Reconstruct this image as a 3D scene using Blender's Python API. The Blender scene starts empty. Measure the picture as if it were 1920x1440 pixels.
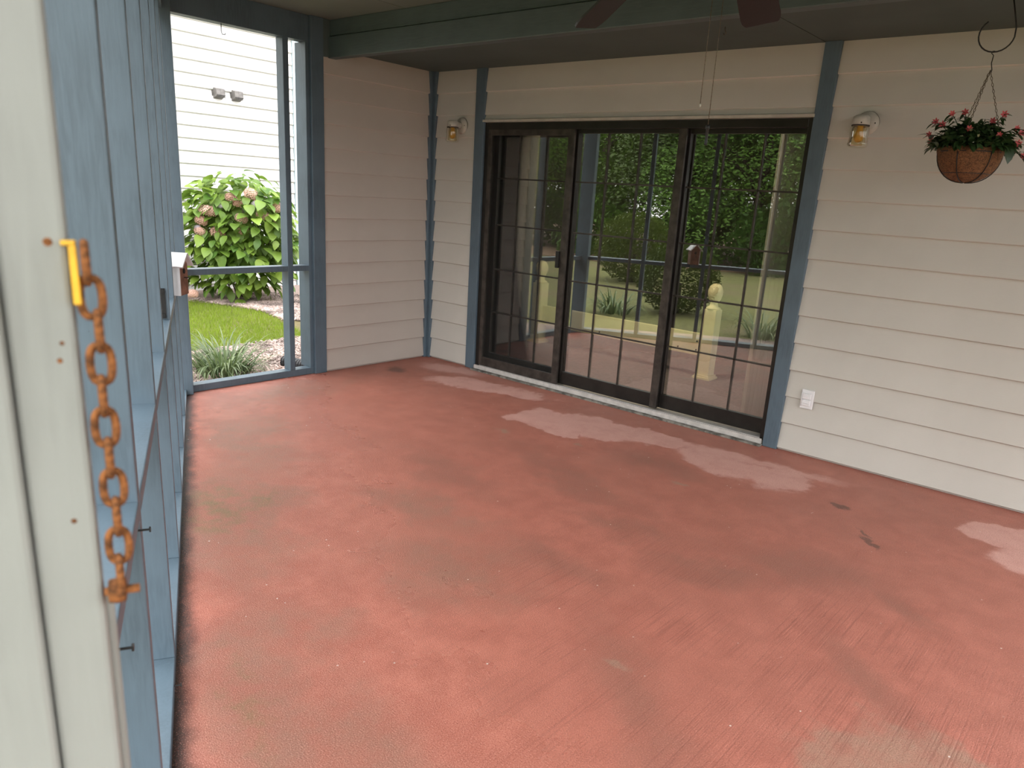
import bpy, bmesh, math, random
from mathutils import Vector, Matrix

R = math.radians
random.seed(7)
scene = bpy.context.scene
col = scene.collection

# ------------------------------------------------------------------ camera
cam_d = bpy.data.cameras.new('camera')
cam = bpy.data.objects.new('camera', cam_d)
col.objects.link(cam)
CAM = Vector((5.2192, -4.8089, 1.5340))
yaw, pitch, roll = -0.6937, -0.2796, 0.0630
fwd = Vector((math.sin(yaw)*math.cos(pitch), math.cos(yaw)*math.cos(pitch), math.sin(pitch)))
rgt0 = Vector((math.cos(yaw), -math.sin(yaw), 0)); up0 = rgt0.cross(fwd)
rgt = math.cos(roll)*rgt0 + math.sin(roll)*up0
upv = -math.sin(roll)*rgt0 + math.cos(roll)*up0
cam.matrix_world = Matrix(((rgt.x, upv.x, -fwd.x, CAM.x), (rgt.y, upv.y, -fwd.y, CAM.y),
                           (rgt.z, upv.z, -fwd.z, CAM.z), (0, 0, 0, 1)))
cam_d.sensor_width = 36; cam_d.lens = 36*1408.0/1920
cam_d.shift_x = -18.13/1920; cam_d.shift_y = 49.35/1920
cam_d.clip_start = 0.05; cam_d.clip_end = 400
cam_d.dof.use_dof = True; cam_d.dof.focus_distance = 4.2; cam_d.dof.aperture_fstop = 7.0
scene.camera = cam

# ------------------------------------------------------------------ overcast sky, exposure
wd = bpy.data.worlds.new('overcast'); scene.world = wd; wd.use_nodes = True
nt = wd.node_tree; nt.nodes.clear()
wo = nt.nodes.new('ShaderNodeOutputWorld'); bg = nt.nodes.new('ShaderNodeBackground')
tc = nt.nodes.new('ShaderNodeTexCoord'); sx = nt.nodes.new('ShaderNodeSeparateXYZ')
mr = nt.nodes.new('ShaderNodeMapRange')          # CIE overcast sky: zenith three times the horizon
mr.inputs['From Min'].default_value = 0; mr.inputs['From Max'].default_value = 1
mr.inputs['To Min'].default_value = 0.45; mr.inputs['To Max'].default_value = 1.0
nt.links.new(tc.outputs['Generated'], sx.inputs[0]); nt.links.new(sx.outputs['Z'], mr.inputs['Value'])
mu = nt.nodes.new('ShaderNodeMath'); mu.operation = 'MULTIPLY'; mu.inputs[1].default_value = 3.2
nt.links.new(mr.outputs[0], mu.inputs[0])
bg.inputs['Color'].default_value = (1.0, 0.985, 0.97, 1)
nt.links.new(mu.outputs[0], bg.inputs['Strength']); nt.links.new(bg.outputs[0], wo.inputs['Surface'])
vs = scene.view_settings
vs.view_transform = 'Standard'; vs.look = 'None'; vs.gamma = 1.0; vs.use_curve_mapping = False
vs.exposure = 1.28
scene.cycles.max_bounces = 8; scene.cycles.diffuse_bounces = 4; scene.cycles.adaptive_threshold = .05
scene.cycles.transparent_max_bounces = 12; scene.cycles.glossy_bounces = 4

# ------------------------------------------------------------------ helpers
def setp(o, label=None, cat=None, group=None, kind=None):
    if label: o['label'] = label
    if cat: o['category'] = cat
    if group: o['group'] = group
    if kind: o['kind'] = kind
    return o

def empty(name, loc=(0, 0, 0), rz=0.0, **k):
    o = bpy.data.objects.new(name, None); col.objects.link(o)
    o.location = loc; o.rotation_euler = (0, 0, rz); o.empty_display_size = 0.1
    return setp(o, **k)

class MB:
    """collects shapes, builds one mesh object"""
    def __init__(s): s.v = []; s.f = []
    def add(s, vs, fs):
        b = len(s.v); s.v += [tuple(v) for v in vs]; s.f += [tuple(i+b for i in f) for f in fs]; return s
    def box(s, x0, x1, y0, y1, z0, z1, M=None):
        vs = [(x, y, z) for z in (z0, z1) for y in (y0, y1) for x in (x0, x1)]
        if M: vs = [M @ Vector(v) for v in vs]
        return s.add(vs, [(0, 2, 3, 1), (4, 5, 7, 6), (0, 1, 5, 4), (2, 6, 7, 3), (0, 4, 6, 2), (1, 3, 7, 5)])
    def tube(s, pts, r, n=8, closed=False, caps=True):
        pts = [Vector(p) for p in pts]; N = len(pts); rings = []
        rr = r if isinstance(r, (list, tuple)) else [r]*N
        prev = None
        for i, p in enumerate(pts):
            if closed: t = pts[(i+1) % N]-pts[i-1]
            else: t = pts[min(i+1, N-1)]-pts[max(i-1, 0)]
            t.normalize()
            if prev is None:
                a = Vector((0, 0, 1)) if abs(t.z) < .9 else Vector((1, 0, 0))
                u = t.cross(a).normalized()
            else:
                u = (prev-t*prev.dot(t)).normalized()
            prev = u; w = t.cross(u)
            rings.append([p+rr[i]*(math.cos(2*math.pi*k/n)*u+math.sin(2*math.pi*k/n)*w) for k in range(n)])
        vs = [v for g in rings for v in g]; fs = []
        for i in range(N if closed else N-1):
            j = (i+1) % N
            for k in range(n):
                k2 = (k+1) % n; fs.append((i*n+k, i*n+k2, j*n+k2, j*n+k))
        if caps and not closed:
            fs.append(tuple(range(n-1, -1, -1))); fs.append(tuple((N-1)*n+k for k in range(n)))
        return s.add(vs, fs)
    def lathe(s, prof, n=24, M=None, closed=False):
        vs = []; fs = []
        for r, z in prof:
            for k in range(n):
                a = 2*math.pi*k/n; v = Vector((r*math.cos(a), r*math.sin(a), z)); vs.append(M @ v if M else v)
        m = len(prof)
        for i in range(m if closed else m-1):
            j = (i+1) % m
            for k in range(n):
                k2 = (k+1) % n; fs.append((i*n+k, i*n+k2, j*n+k2, j*n+k))
        return s.add(vs, fs)
    def prism(s, poly, z0, z1, M=None):
        n = len(poly)
        vs = [Vector((x, y, z)) for z in (z0, z1) for x, y in poly]
        if M: vs = [M @ v for v in vs]
        fs = [tuple(range(n-1, -1, -1)), tuple(range(n, 2*n))]+[(i, (i+1) % n, n+(i+1) % n, n+i) for i in range(n)]
        return s.add(vs, fs)
    def mesh(s, name, mat=None, smooth=False):
        me = bpy.data.meshes.new(name); me.from_pydata(s.v, [], s.f); me.validate()
        if mat: me.materials.append(mat)
        if smooth:
            for p in me.polygons: p.use_smooth = True
        return me
    def build(s, name, mat, parent=None, smooth=False, bevel=0, **k):
        o = bpy.data.objects.new(name, s.mesh(name, mat, smooth)); col.objects.link(o)
        if parent: o.parent = parent
        if bevel:
            b = o.modifiers.new('bevel', 'BEVEL'); b.width = bevel; b.segments = 2; b.limit_method = 'ANGLE'
        return setp(o, **k)

def inst(name, me, parent=None, M=None, **k):
    o = bpy.data.objects.new(name, me); col.objects.link(o)
    if parent: o.parent = parent
    if M is not None: o.matrix_local = M
    return setp(o, **k)

# ------------------------------------------------------------------ material helpers
class NT:
    def __init__(s, name):
        s.m = bpy.data.materials.new(name); s.m.use_nodes = True; s.t = s.m.node_tree
        s.b = s.t.nodes['Principled BSDF']; s.out = s.t.nodes['Material Output']
    def n(s, typ, **props):
        nd = s.t.nodes.new(typ)
        for k, v in props.items(): setattr(nd, k, v)
        return nd
    def l(s, a, b): s.t.links.new(a, b)
    def val(s, sock, v):
        if hasattr(v, 'is_linked') or isinstance(v, bpy.types.NodeSocket): s.l(v, sock)
        else: sock.default_value = v
    def math(s, op, a, b=None, clamp=False):
        nd = s.n('ShaderNodeMath', operation=op); nd.use_clamp = clamp
        s.val(nd.inputs[0], a)
        if b is not None: s.val(nd.inputs[1], b)
        return nd.outputs[0]
    def mix(s, fac, a, b, mode='MIX'):
        nd = s.n('ShaderNodeMix', data_type='RGBA', blend_type=mode)
        s.val(nd.inputs[0], fac); s.val(nd.inputs[6], a); s.val(nd.inputs[7], b)
        return nd.outputs[2]
    def coords(s, kind='Object', scale=(1, 1, 1), rot=(0, 0, 0), loc=(0, 0, 0)):
        t = s.n('ShaderNodeTexCoord'); m = s.n('ShaderNodeMapping')
        m.inputs['Scale'].default_value = scale; m.inputs['Rotation'].default_value = rot; m.inputs['Location'].default_value = loc
        s.l(t.outputs[kind], m.inputs[0]); return m.outputs[0]
    def noise(s, vec, scale, detail=4, rough=.55, dist=0):
        nd = s.n('ShaderNodeTexNoise'); s.l(vec, nd.inputs['Vector'])
        nd.inputs['Scale'].default_value = scale; nd.inputs['Detail'].default_value = detail
        nd.inputs['Roughness'].default_value = rough; nd.inputs['Distortion'].default_value = dist
        return nd.outputs['Fac']
    def ramp(s, fac, lo, hi, a=0., b=1.):
        nd = s.n('ShaderNodeMapRange'); nd.interpolation_type = 'SMOOTHSTEP'
        s.l(fac, nd.inputs['Value']); nd.inputs['From Min'].default_value = lo; nd.inputs['From Max'].default_value = hi
        nd.inputs['To Min'].default_value = a; nd.inputs['To Max'].default_value = b
        return nd.outputs[0]
    def bump(s, h, strength=.3, dist=.01, prev=None):
        nd = s.n('ShaderNodeBump'); nd.inputs['Strength'].default_value = strength; nd.inputs['Distance'].default_value = dist
        s.l(h, nd.inputs['Height'])
        if prev: s.l(prev, nd.inputs['Normal'])
        s.l(nd.outputs[0], s.b.inputs['Normal']); return nd.outputs[0]
    def set(s, **k):
        for key, v in k.items(): s.val(s.b.inputs[key.replace('_', ' ')], v)
        return s

def C4(r, g, b): return (r, g, b, 1)

def simple(name, c, rough=.5, metal=0., var=.12, scale=6., spec=.5, bump=0.):
    m = NT(name); v = m.coords()
    f = m.noise(v, scale, 5)
    c2 = tuple(max(0, x*(1-var*2)) for x in c); c3 = tuple(min(1, x*(1+var)) for x in c)
    m.l(m.mix(m.ramp(f, .3, .7), C4(*c2), C4(*c3)), m.b.inputs['Base Color'])
    m.set(Roughness=rough, Metallic=metal); m.b.inputs['Specular IOR Level'].default_value = spec
    if bump: m.bump(m.noise(v, scale*8, 6), bump, .004)
    return m.m

def wood_paint(name, c, rough=.55, worn=None, scale=(8, 8, .7)):
    m = NT(name); v = m.coords(scale=scale)
    g = m.noise(v, 14, 6, .6, .4); big = m.noise(m.coords(), 3.2, 3)
    a = m.mix(m.ramp(g, .3, .75), C4(*[x*.82 for x in c]), C4(*[min(1, x*1.08) for x in c]))
    a = m.mix(m.ramp(big, .35, .7), a, C4(*[x*1.12 for x in c]))
    if worn:
        k = m.noise(m.coords(), 38, 6, .7); a = m.mix(m.ramp(k, .70, .74), a, C4(*worn))
    m.l(a, m.b.inputs['Base Color']); m.set(Roughness=rough); m.bump(g, .25, .002)
    return m.m

M = {}
BLUE = (0.085, 0.125, 0.160)
M['blue'] = wood_paint('blue_paint', BLUE, .45, worn=(.04, .05, .06))
M['ceiling'] = simple('ceiling_paint', (.155, .185, .165), .7, 0, .06, 1.4, .3, .08)
M['soffit'] = simple('soffit_paint', (.082, .108, .104), .7, 0, .06, 1.6, .3, .08)
M['beam'] = wood_paint('beam_paint', (.072, .100, .102), .5, scale=(.7, 8, 8))
M['jamb'] = wood_paint('jamb_paint', (.25, .265, .252), .5)
M['bronze'] = simple('bronze_aluminium', (.020, .017, .015), .38, .3, .2, 9)
M['bronze_lit'] = simple('lit_bronze_aluminium', (.055, .046, .040), .45, .3, .25, 12)  # brighter copy of the bronze, its lit look put into the colour
M['track'] = simple('aluminium_track', (.62, .60, .58), .4, .3, .08, 20)
M['threshold'] = simple('threshold_concrete', (.20, .19, .17), .9, 0, .35, 18, .2, .5)
M['white'] = simple('white_plastic', (.74, .74, .76), .4, 0, .03, 8)
M['white_metal'] = simple('white_enamel', (.47, .445, .395), .4, 0, .08, 14)
M['dark'] = simple('black_metal', (.012, .012, .012), .5, .2, .2, 12)
M['fan'] = wood_paint('fan_blade_wood', (.012, .011, .010), .5, scale=(2, 20, 20))
M['rust'] = simple('rusted_steel', (.30, .115, .035), .75, .15, .38, 120, .4, .6)
M['yellow'] = simple('yellow_coated_steel', (.80, .46, .035), .45, 0, .1, 30)
M['chainmetal'] = simple('dull_brass_chain', (.12, .09, .06), .5, .5, .2, 60)
M['bed'] = simple('cream_painted_wood', (.86, .80, .52), .5, 0, .04, 3)
M['carpet'] = simple('grey_carpet', (.20, .17, .18), .95, 0, .12, 30)
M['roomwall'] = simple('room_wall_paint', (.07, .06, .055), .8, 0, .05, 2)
M['blind'] = None
M['birdwood'] = simple('birdhouse_cedar', (.26, .14, .10), .7, 0, .2, 18, .3, .2)
M['neighbour'] = simple('neighbour_siding_paint', (.66, .66, .65), .6, 0, .03, 2)
M['neighbour_trim'] = simple('neighbour_trim_paint', (.45, .55, .60), .6, 0, .05, 2)
M['vent'] = simple('vent_plastic', (.15, .14, .135), .5, 0, .2, 25)
M['pipe'] = simple('black_corrugated_plastic', (.020, .022, .027), .5)
M['bark'] = simple('tree_bark', (.035, .028, .022), .95, 0, .3, 10, .2, .5)
M['stem'] = simple('green_stem', (.09, .13, .03), .7)
M['brownstem'] = simple('brown_stem', (.10, .07, .04), .8)
M['coir'] = None

# siding: cream paint over embossed wood grain (grain runs along the local x axis of each board)
def siding_mat(name, c):
    m = NT(name); v = m.coords(scale=(1.3, 1, 26))
    g = m.noise(v, 7, 6, .65, .8); big = m.noise(m.coords(), 2.1, 4)
    a = m.mix(m.ramp(big, .3, .75), C4(*[x*.93 for x in c]), C4(*c))
    oi = m.n('ShaderNodeObjectInfo')
    a = m.mix(m.math('MULTIPLY', oi.outputs['Random'], .10), a, C4(*[x*.75 for x in c]))
    m.l(a, m.b.inputs['Base Color']); m.set(Roughness=.48); m.bump(g, .35, .0016)
    return m.m
M['siding'] = siding_mat('cream_siding', (.545, .53, .49))
M['siding_side'] = siding_mat('cream_siding_floor_bounce', (.50, .45, .405))  # pinkish bounce from the red floor is put into this colour

# coir liner
m = NT('coir_liner'); v = m.coords(scale=(1, 1, 1)); g = m.noise(v, 90, 6, .8, 1.5)
m.l(m.mix(m.ramp(g, .35, .65), C4(.06, .025, .010), C4(.25, .115, .045)), m.b.inputs['Base Color'])
m.set(Roughness=.95); m.bump(g, .9, .006); M['coir'] = m.m

# glass of the sliding door (thin, reflective double glazing): clear transmission plus a mirror reflection that grows with angle
def glass_mat(name, tint, base, k, rough=0.0):
    m = NT(name); m.t.nodes.remove(m.b)
    tr = m.n('ShaderNodeBsdfTransparent'); tr.inputs[0].default_value = C4(*tint)
    gl = m.n('ShaderNodeBsdfGlossy'); gl.inputs['Roughness'].default_value = rough; gl.inputs[0].default_value = C4(.95, .97, .95)
    fr = m.n('ShaderNodeFresnel'); fr.inputs['IOR'].default_value = 1.5
    f = m.math('ADD', m.math('MULTIPLY', fr.outputs[0], k), base, True)
    mx = m.n('ShaderNodeMixShader'); m.l(f, mx.inputs[0]); m.l(tr.outputs[0], mx.inputs[1]); m.l(gl.outputs[0], mx.inputs[2])
    m.l(mx.outputs[0], m.out.inputs['Surface']); return m.m
M['glass'] = glass_mat('door_glass', (.92, .92, .89), .10, 2.2)
M['jar'] = glass_mat('ribbed_amber_glass', (.90, .84, .66), .02, .7, .10)

# insect screen: dark woven mesh, finer than the picture can show, as partial cover
m = NT('insect_screen'); tr = m.n('ShaderNodeBsdfTransparent'); df = m.n('ShaderNodeBsdfDiffuse'); df.inputs[0].default_value = C4(.05, .05, .048)
mx = m.n('ShaderNodeMixShader'); mx.inputs[0].default_value = .15; m.t.nodes.remove(m.b)
m.l(tr.outputs[0], mx.inputs[1]); m.l(df.outputs[0], mx.inputs[2]); m.l(mx.outputs[0], m.out.inputs['Surface']); M['screen'] = m.m

def leaf_mat(name, c1, c2, rough=.5, trans=.35):
    m = NT(name); oi = m.n('ShaderNodeObjectInfo')
    g = m.noise(m.coords('Object'), 2.3, 4, .7)
    f = m.math('ADD', m.math('MULTIPLY', oi.outputs['Random'], .55), m.math('MULTIPLY', g, .6), True)
    c = m.mix(m.ramp(f, .2, .9), C4(*c1), C4(*c2))
    m.l(c, m.b.inputs['Base Color']); m.set(Roughness=rough)
    tl = m.n('ShaderNodeBsdfTranslucent'); m.l(c, tl.inputs[0])
    mx = m.n('ShaderNodeMixShader'); mx.inputs[0].default_value = trans
    m.l(m.b.outputs[0], mx.inputs[1]); m.l(tl.outputs[0], mx.inputs[2]); m.l(mx.outputs[0], m.out.inputs['Surface'])
    return m.m
M['blind'] = leaf_mat('vinyl_blind', (.74, .72, .68), (.82, .80, .76), .5, .45)
M['hyd_leaf'] = leaf_mat('hydrangea_leaf', (.06, .14, .018), (.23, .34, .05))
M['tree_leaf'] = leaf_mat('tree_leaf', (.025, .070, .010), (.11, .22, .022), .6, .4)
M['tree_leaf2'] = leaf_mat('tree_leaf_yellowish', (.05, .09, .012), (.17, .26, .03), .6, .4)
M['box_leaf'] = leaf_mat('clipped_shrub_leaf', (.015, .035, .008), (.09, .13, .02), .6, .2)
M['strap_leaf'] = leaf_mat('strap_leaf', (.035, .075, .018), (.17, .23, .10), .45, .25)
M['basket_leaf'] = leaf_mat('basket_leaf', (.012, .030, .008), (.035, .075, .02), .45, .1)
M['grass'] = leaf_mat('grass_blade', (.11, .19, .012), (.25, .34, .030), .7, .4)
M['petal'] = leaf_mat('dusty_pink_petal', (.56, .33, .26), (.80, .56, .47), .7, .3)
M['petal_pale'] = leaf_mat('pale_lilac_petal', (.62, .55, .66), (.78, .74, .80), .7, .3)
M['star'] = leaf_mat('silk_star_petal', (.42, .055, .07), (.62, .12, .13), .6, .1)
M['starcentre'] = simple('pale_flower', (.42, .40, .22), .7)
m = NT('lawn_ground'); v = m.coords(); g = m.noise(v, 9, 6, .7); b2 = m.noise(v, .35, 3)
a = m.mix(m.ramp(g, .3, .7), C4(.070, .074, .016), C4(.125, .125, .032)); a = m.mix(m.ramp(b2, .45, .7), a, C4(.115, .090, .040))
m.l(a, m.b.inputs['Base Color']); m.set(Roughness=.95); m.bump(g, .8, .03); M['lawn'] = m.m
def litter(name, c1, c2, c3, s):
    m = NT(name); v = m.coords(); g = m.noise(v, s, 6, .75, .6); k = m.noise(v, s*.3, 3)
    a = m.mix(m.ramp(g, .3, .7), C4(*c1), C4(*c2)); a = m.mix(m.ramp(k, .5, .75), a, C4(*c3))
    m.l(a, m.b.inputs['Base Color']); m.set(Roughness=.95); m.bump(g, .9, .02); return m.m
M['mulch'] = litter('bark_mulch', (.16, .11, .09), (.42, .33, .30), (.28, .20, .17), 55)
M['straw'] = litter('pine_straw', (.085, .050, .028), (.17, .10, .06), (.12, .08, .04), 14)
M['chip'] = simple('mulch_chip', (.42, .33, .30), .9, 0, .35, 3)

# painted concrete slab: worn, damp, mildewed
def floor_material():
    m = NT('red_painted_concrete'); t = m.n('ShaderNodeTexCoord'); P = t.outputs['Object']
    warp = m.n('ShaderNodeTexNoise'); m.l(P, warp.inputs['Vector']); warp.inputs['Scale'].default_value = 2.6; warp.inputs['Detail'].default_value = 7
    warp.inputs['Roughness'].default_value = .62
    sub = m.n('ShaderNodeVectorMath', operation='SUBTRACT'); m.l(warp.outputs['Color'], sub.inputs[0]); sub.inputs[1].default_value = (.5, .5, .5)
    wf = m.n('ShaderNodeTexNoise'); m.l(P, wf.inputs['Vector']); wf.inputs['Scale'].default_value = 17; wf.inputs['Detail'].default_value = 5
    sf = m.n('ShaderNodeVectorMath', operation='SUBTRACT'); m.l(wf.outputs['Color'], sf.inputs[0]); sf.inputs[1].default_value = (.5, .5, .5)
    sg_ = m.n('ShaderNodeVectorMath', operation='SCALE'); m.l(sf.outputs[0], sg_.inputs[0]); sg_.inputs['Scale'].default_value = .10
    P2 = m.n('ShaderNodeVectorMath', operation='ADD'); m.l(P, P2.inputs[0]); m.l(sg_.outputs[0], P2.inputs[1])
    def ell(cx, cy, rx, ry, rot, wob, soft):
        sc = m.n('ShaderNodeVectorMath', operation='SCALE'); m.l(sub.outputs[0], sc.inputs[0]); sc.inputs['Scale'].default_value = wob
        ad = m.n('ShaderNodeVectorMath', operation='ADD'); m.l(P2.outputs[0], ad.inputs[0]); m.l(sc.outputs[0], ad.inputs[1])
        mp = m.n('ShaderNodeMapping'); mp.vector_type = 'TEXTURE'
        mp.inputs['Location'].default_value = (cx, cy, 0); mp.inputs['Rotation'].default_value = (0, 0, R(rot)); mp.inputs['Scale'].default_value = (rx, ry, 1)
        m.l(ad.outputs[0], mp.inputs[0])
        ml = m.n('ShaderNodeVectorMath', operation='MULTIPLY'); m.l(mp.outputs[0], ml.inputs[0]); ml.inputs[1].default_value = (1, 1, 0)
        ln = m.n('ShaderNodeVectorMath', operation='LENGTH'); m.l(ml.outputs[0], ln.inputs[0])
        return m.ramp(ln.outputs['Value'], 1-soft, 1+soft, 1, 0)
    def union(lst):
        a = lst[0]
        for b in lst[1:]: a = m.math('MAXIMUM', a, b)
        return a
    fine = m.noise(P, 230, 3, .6); mid = m.noise(P, 7, 6, .65); big = m.noise(P, 1.3, 4, .6)
    # broom-finish lines and pitted grain
    bm_ = m.n('ShaderNodeMapping'); bm_.inputs['Rotation'].default_value = (0, 0, 0); bm_.inputs['Scale'].default_value = (95, 1.1, 1); m.l(P, bm_.inputs[0])
    lines = m.noise(bm_.outputs[0], 1.6, 3, .6)
    lmask = m.math('MULTIPLY', ell(4.3, -2.5, 1.1, .9, 0, .6, .5), m.ramp(m.noise(P, 2.5, 3), .3, .55))
    red = m.mix(m.ramp(mid, .3, .72), C4(.370, .124, .088), C4(.480, .172, .124))
    red = m.mix(m.ramp(big, .35, .7, 0, .55), red, C4(.375, .140, .100))
    # dry pale patches by the door
    pale = union([ell(2.04, -.78, .22, .19, 10, .5, .10), ell(2.44, -.62, .44, .20, 10, .5, .10), ell(2.80, -.50, .26, .13, 10, .5, .12), ell(2.25, -.86, .20, .08, -20, .5, .10),
                  ell(3.34, -.60, .32, .17, -8, .35, .14), ell(3.74, -.58, .19, .22, 20, .4, .14), ell(3.45, -.40, .55, .07, 6, .3, .4),
                  ell(1.05, -.42, .42, .13, 22, .5, .18), ell(1.45, -.34, .28, .10, 5, .5, .2), ell(4.90, -.45, .24, .17, 20, .12, .06), ell(5.2, -.7, .35, .2, 10, .2, .1), ell(.55, -.22, .3, .12, 10, .4, .4)])
    pale = m.math('MULTIPLY', pale, m.ramp(mid, .15, .6, .55, .95))
    c = m.mix(m.math('MULTIPLY', pale, .95), red, C4(.66, .375, .325))
    # mildew and grime, near-black strip along the screen wall, stains under the fan
    grime = union([ell(2.15, -3.15, .75, .22, -27, 1.0, .6), ell(3.25, -3.72, .55, .25, -27, 1.0, .6), ell(1.2, -2.55, .6, .22, -27, 1.0, .7), ell(3.75, -3.75, .35, .3, 0, 1., .7),
                   ell(.35, -1.75, .22, .5, 0, .8, .8), ell(2.6, -2.45, .35, .12, 0, .9, .8), ell(3.2, -2.75, .3, .2, 20, 1., .9)])
    c = m.mix(m.math('MULTIPLY', grime, m.ramp(mid, .25, .7, .15, .62)), c, C4(.185, .125, .09))
    green = union([ell(2.0, -3.12, .28, .10, -27, .9, .7), ell(3.42, -3.80, .22, .08, -10, .9, .8)])
    c = m.mix(m.math('MULTIPLY', green, m.ramp(mid, .35, .7, 0, .6)), c, C4(.13, .14, .045))
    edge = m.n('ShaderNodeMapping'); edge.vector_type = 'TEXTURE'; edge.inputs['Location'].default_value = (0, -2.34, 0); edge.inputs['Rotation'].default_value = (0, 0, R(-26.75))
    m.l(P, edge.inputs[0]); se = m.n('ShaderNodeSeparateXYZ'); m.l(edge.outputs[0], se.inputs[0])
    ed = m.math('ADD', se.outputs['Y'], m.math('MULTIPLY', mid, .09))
    damp = m.ramp(ed, .05, .13, 1, 0)  # near-black strip where the floor meets the screen wall
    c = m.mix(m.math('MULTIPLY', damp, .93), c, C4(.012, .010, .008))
    stain = union([ell(4.22, -1.62, .34, .16, 12, .45, .7), ell(4.00, -1.95, .26, .10, 30, .6, .8), ell(4.69, -1.66, .15, .05, -35, .2, .8), ell(3.45, -1.85, .25, .09, 0, .6, .9), ell(4.72, -2.28, .27, .07, -40, .2, .7),
                   ell(2.9, -1.5, .55, .10, -15, .8, .9), ell(2.4, -2.0, .35, .12, -10, .8, .9), ell(3.5, -2.4, .25, .10, 0, .6, .9), ell(4.25, -2.95, .5, .10, -40, .3, .9), ell(3.1, -1.0, .25, .12, 0, .6, .9)])
    c = m.mix(m.math('MULTIPLY', stain, m.ramp(mid, .3, .6, .18, .42)), c, C4(.150, .085, .062))
    drop = union([ell(4.13, -.725, .055, .035, 0, .10, .3), ell(4.40, -1.09, .075, .022, -48, .10, .3), ell(4.35, -1.0, .05, .012, -40, .10, .4), ell(.27, -.62, .10, .06, -20, .3, .6)])
    c = m.mix(m.math('MULTIPLY', drop, .75), c, C4(.085, .045, .036))
    bare = union([ell(4.98, -2.72, .30, .26, 10, .5, .15), ell(4.08, -2.82, .045, .03, 0, .15, .4), ell(2.55, -1.02, .035, .022, 0, .1, .4), ell(2.06, -1.2, .05, .02, 0, .15, .6), ell(3.35, -1.13, .05, .02, 0, .1, .5)])
    c = m.mix(m.math('MULTIPLY', bare, m.ramp(mid, .3, .65, .35, .8)), c, C4(.33, .215, .155))
    vor = m.n('ShaderNodeTexVoronoi'); m.l(P, vor.inputs['Vector']); vor.inputs['Scale'].default_value = 17
    speck = m.math('MULTIPLY', m.ramp(vor.outputs['Distance'], .05, .07, 1, 0), m.ramp(m.noise(P, 3.1, 3), .53, .60))
    c = m.mix(speck, c, C4(.75, .66, .60))
    c = m.mix(m.ramp(fine, .52, .66, 0, .60), c, C4(.20, .066, .048)); c = m.mix(m.ramp(fine, .46, .32, 0, .50), c, C4(.66, .30, .235))
    c = m.mix(m.math('MULTIPLY', m.ramp(lines, .47, .38), m.math('MULTIPLY', lmask, .36)), c, C4(.17, .055, .042))
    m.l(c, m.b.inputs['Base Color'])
    # damp sheen near the open screen walls, drier towards the house
    wet = m.ramp(se.outputs['Y'], .2, 2.0, .18, .46)
    rr = m.math('ADD', wet, m.math('MULTIPLY', m.math('SUBTRACT', m.noise(P, 2.2, 5, .6), .5), .30))
    m.l(m.math('ADD', rr, m.math('MULTIPLY', pale, .2), True), m.b.inputs['Roughness'])
    m.b.inputs['Specular IOR Level'].default_value = .45
    h = m.math('ADD', fine, m.math('MULTIPLY', lines, m.math('MULTIPLY', lmask, .9)))
    m.bump(h, .7, .005)
    return m.m
M['floor'] = floor_material()

# ------------------------------------------------------------------ frame of the screen wall that runs at an angle
WA = Vector((0, -2.34, 0)); WL = Vector((.8931, -.4499, 0)); WN = Vector((.4499, .8931, 0)); WROT = math.atan2(WL.y, WL.x)
def lw(s, off, z): return WA+WL*s+WN*off+Vector((0, 0, z))
WM = Matrix.Translation(WA) @ Matrix.Rotation(WROT, 4, 'Z')     # local x = along the wall, local y = into the porch

# ================================================================== THE SETTING
# floor slab
poly = [(-.16, .0), (6.6, .0), (6.6, -6.35)] + [tuple(lw(s, -.16, 0).xy) for s in (7.2, 0)] + [(-.16, -2.34)]
poly = [(-.16, .0), (-.16, -2.40), tuple(lw(.05, -.16, 0).xy), tuple(lw(7.42, -.16, 0).xy), (6.6, 0.)]
MB().prism(poly, -.30, 0).build('floor', M['floor'], kind='structure', label='red painted concrete porch floor, worn and damp')

def lap_mesh(length, z_h=.185, t0=.004, t1=.024, name='siding_board', mat=None, ch=.005):
    # x along the board, outside face towards -y, thick edge at the bottom
    b = MB(); pr = [(0, 0), (-t1+ch, 0), (-t1, ch), (-t0, z_h), (0, z_h)]; n = len(pr)
    b.add([(0, y, z) for y, z in pr]+[(length, y, z) for y, z in pr], [(0, 1, 2, 3, 4), (9, 8, 7, 6, 5)]+[(i, n+i, n+(i+1) % n, (i+1) % n) for i in range(n)])
    return b.mesh(name, mat)

EXPO = .1775
def clad(parent, x0, x1, z0, z1, base, rot, mat, kfrom=None):
    """courses between z0 and z1; base = origin of wall plane, rot = z rotation of board direction"""
    full = lap_mesh(x1-x0, mat=mat); Mw = Matrix.Translation(base) @ Matrix.Rotation(rot, 4, 'Z')
    k = 0
    while True:
        zb = .012+EXPO*k; k += 1
        if zb >= z1-.01: break
        zt = zb+.185
        if zt <= z0+.02: continue
        zb2 = max(zb, z0); h = min(zt, z1)-zb2
        me = full if (zb2 == zb and abs(h-.185) < 1e-6) else lap_mesh(x1-x0, h, mat=mat)
        inst('siding_board', me, parent, Mw @ Matrix.Translation((x0, 0, zb2)))

HS = 2.50
wb = MB(); wb.box(-.1, .67, 0.0, .15, -.2, 2.75); wb.box(.67, 3.36, 0.0, .15, 2.08, 2.75); wb.box(3.36, 6.6, 0.0, .15, -.2, 2.75)
wall_back = wb.build('wall_back', M['siding'], kind='structure', label='cream lap siding wall around the sliding door')
clad(wall_back, .066, .545, 0, HS, (0, 0, 0), 0, M['siding'])
clad(wall_back, .65, 3.378, 2.105, HS, (0, 0, 0), 0, M['siding'])
clad(wall_back, 3.477, 6.6, 0, HS, (0, 0, 0), 0, M['siding'])

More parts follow.
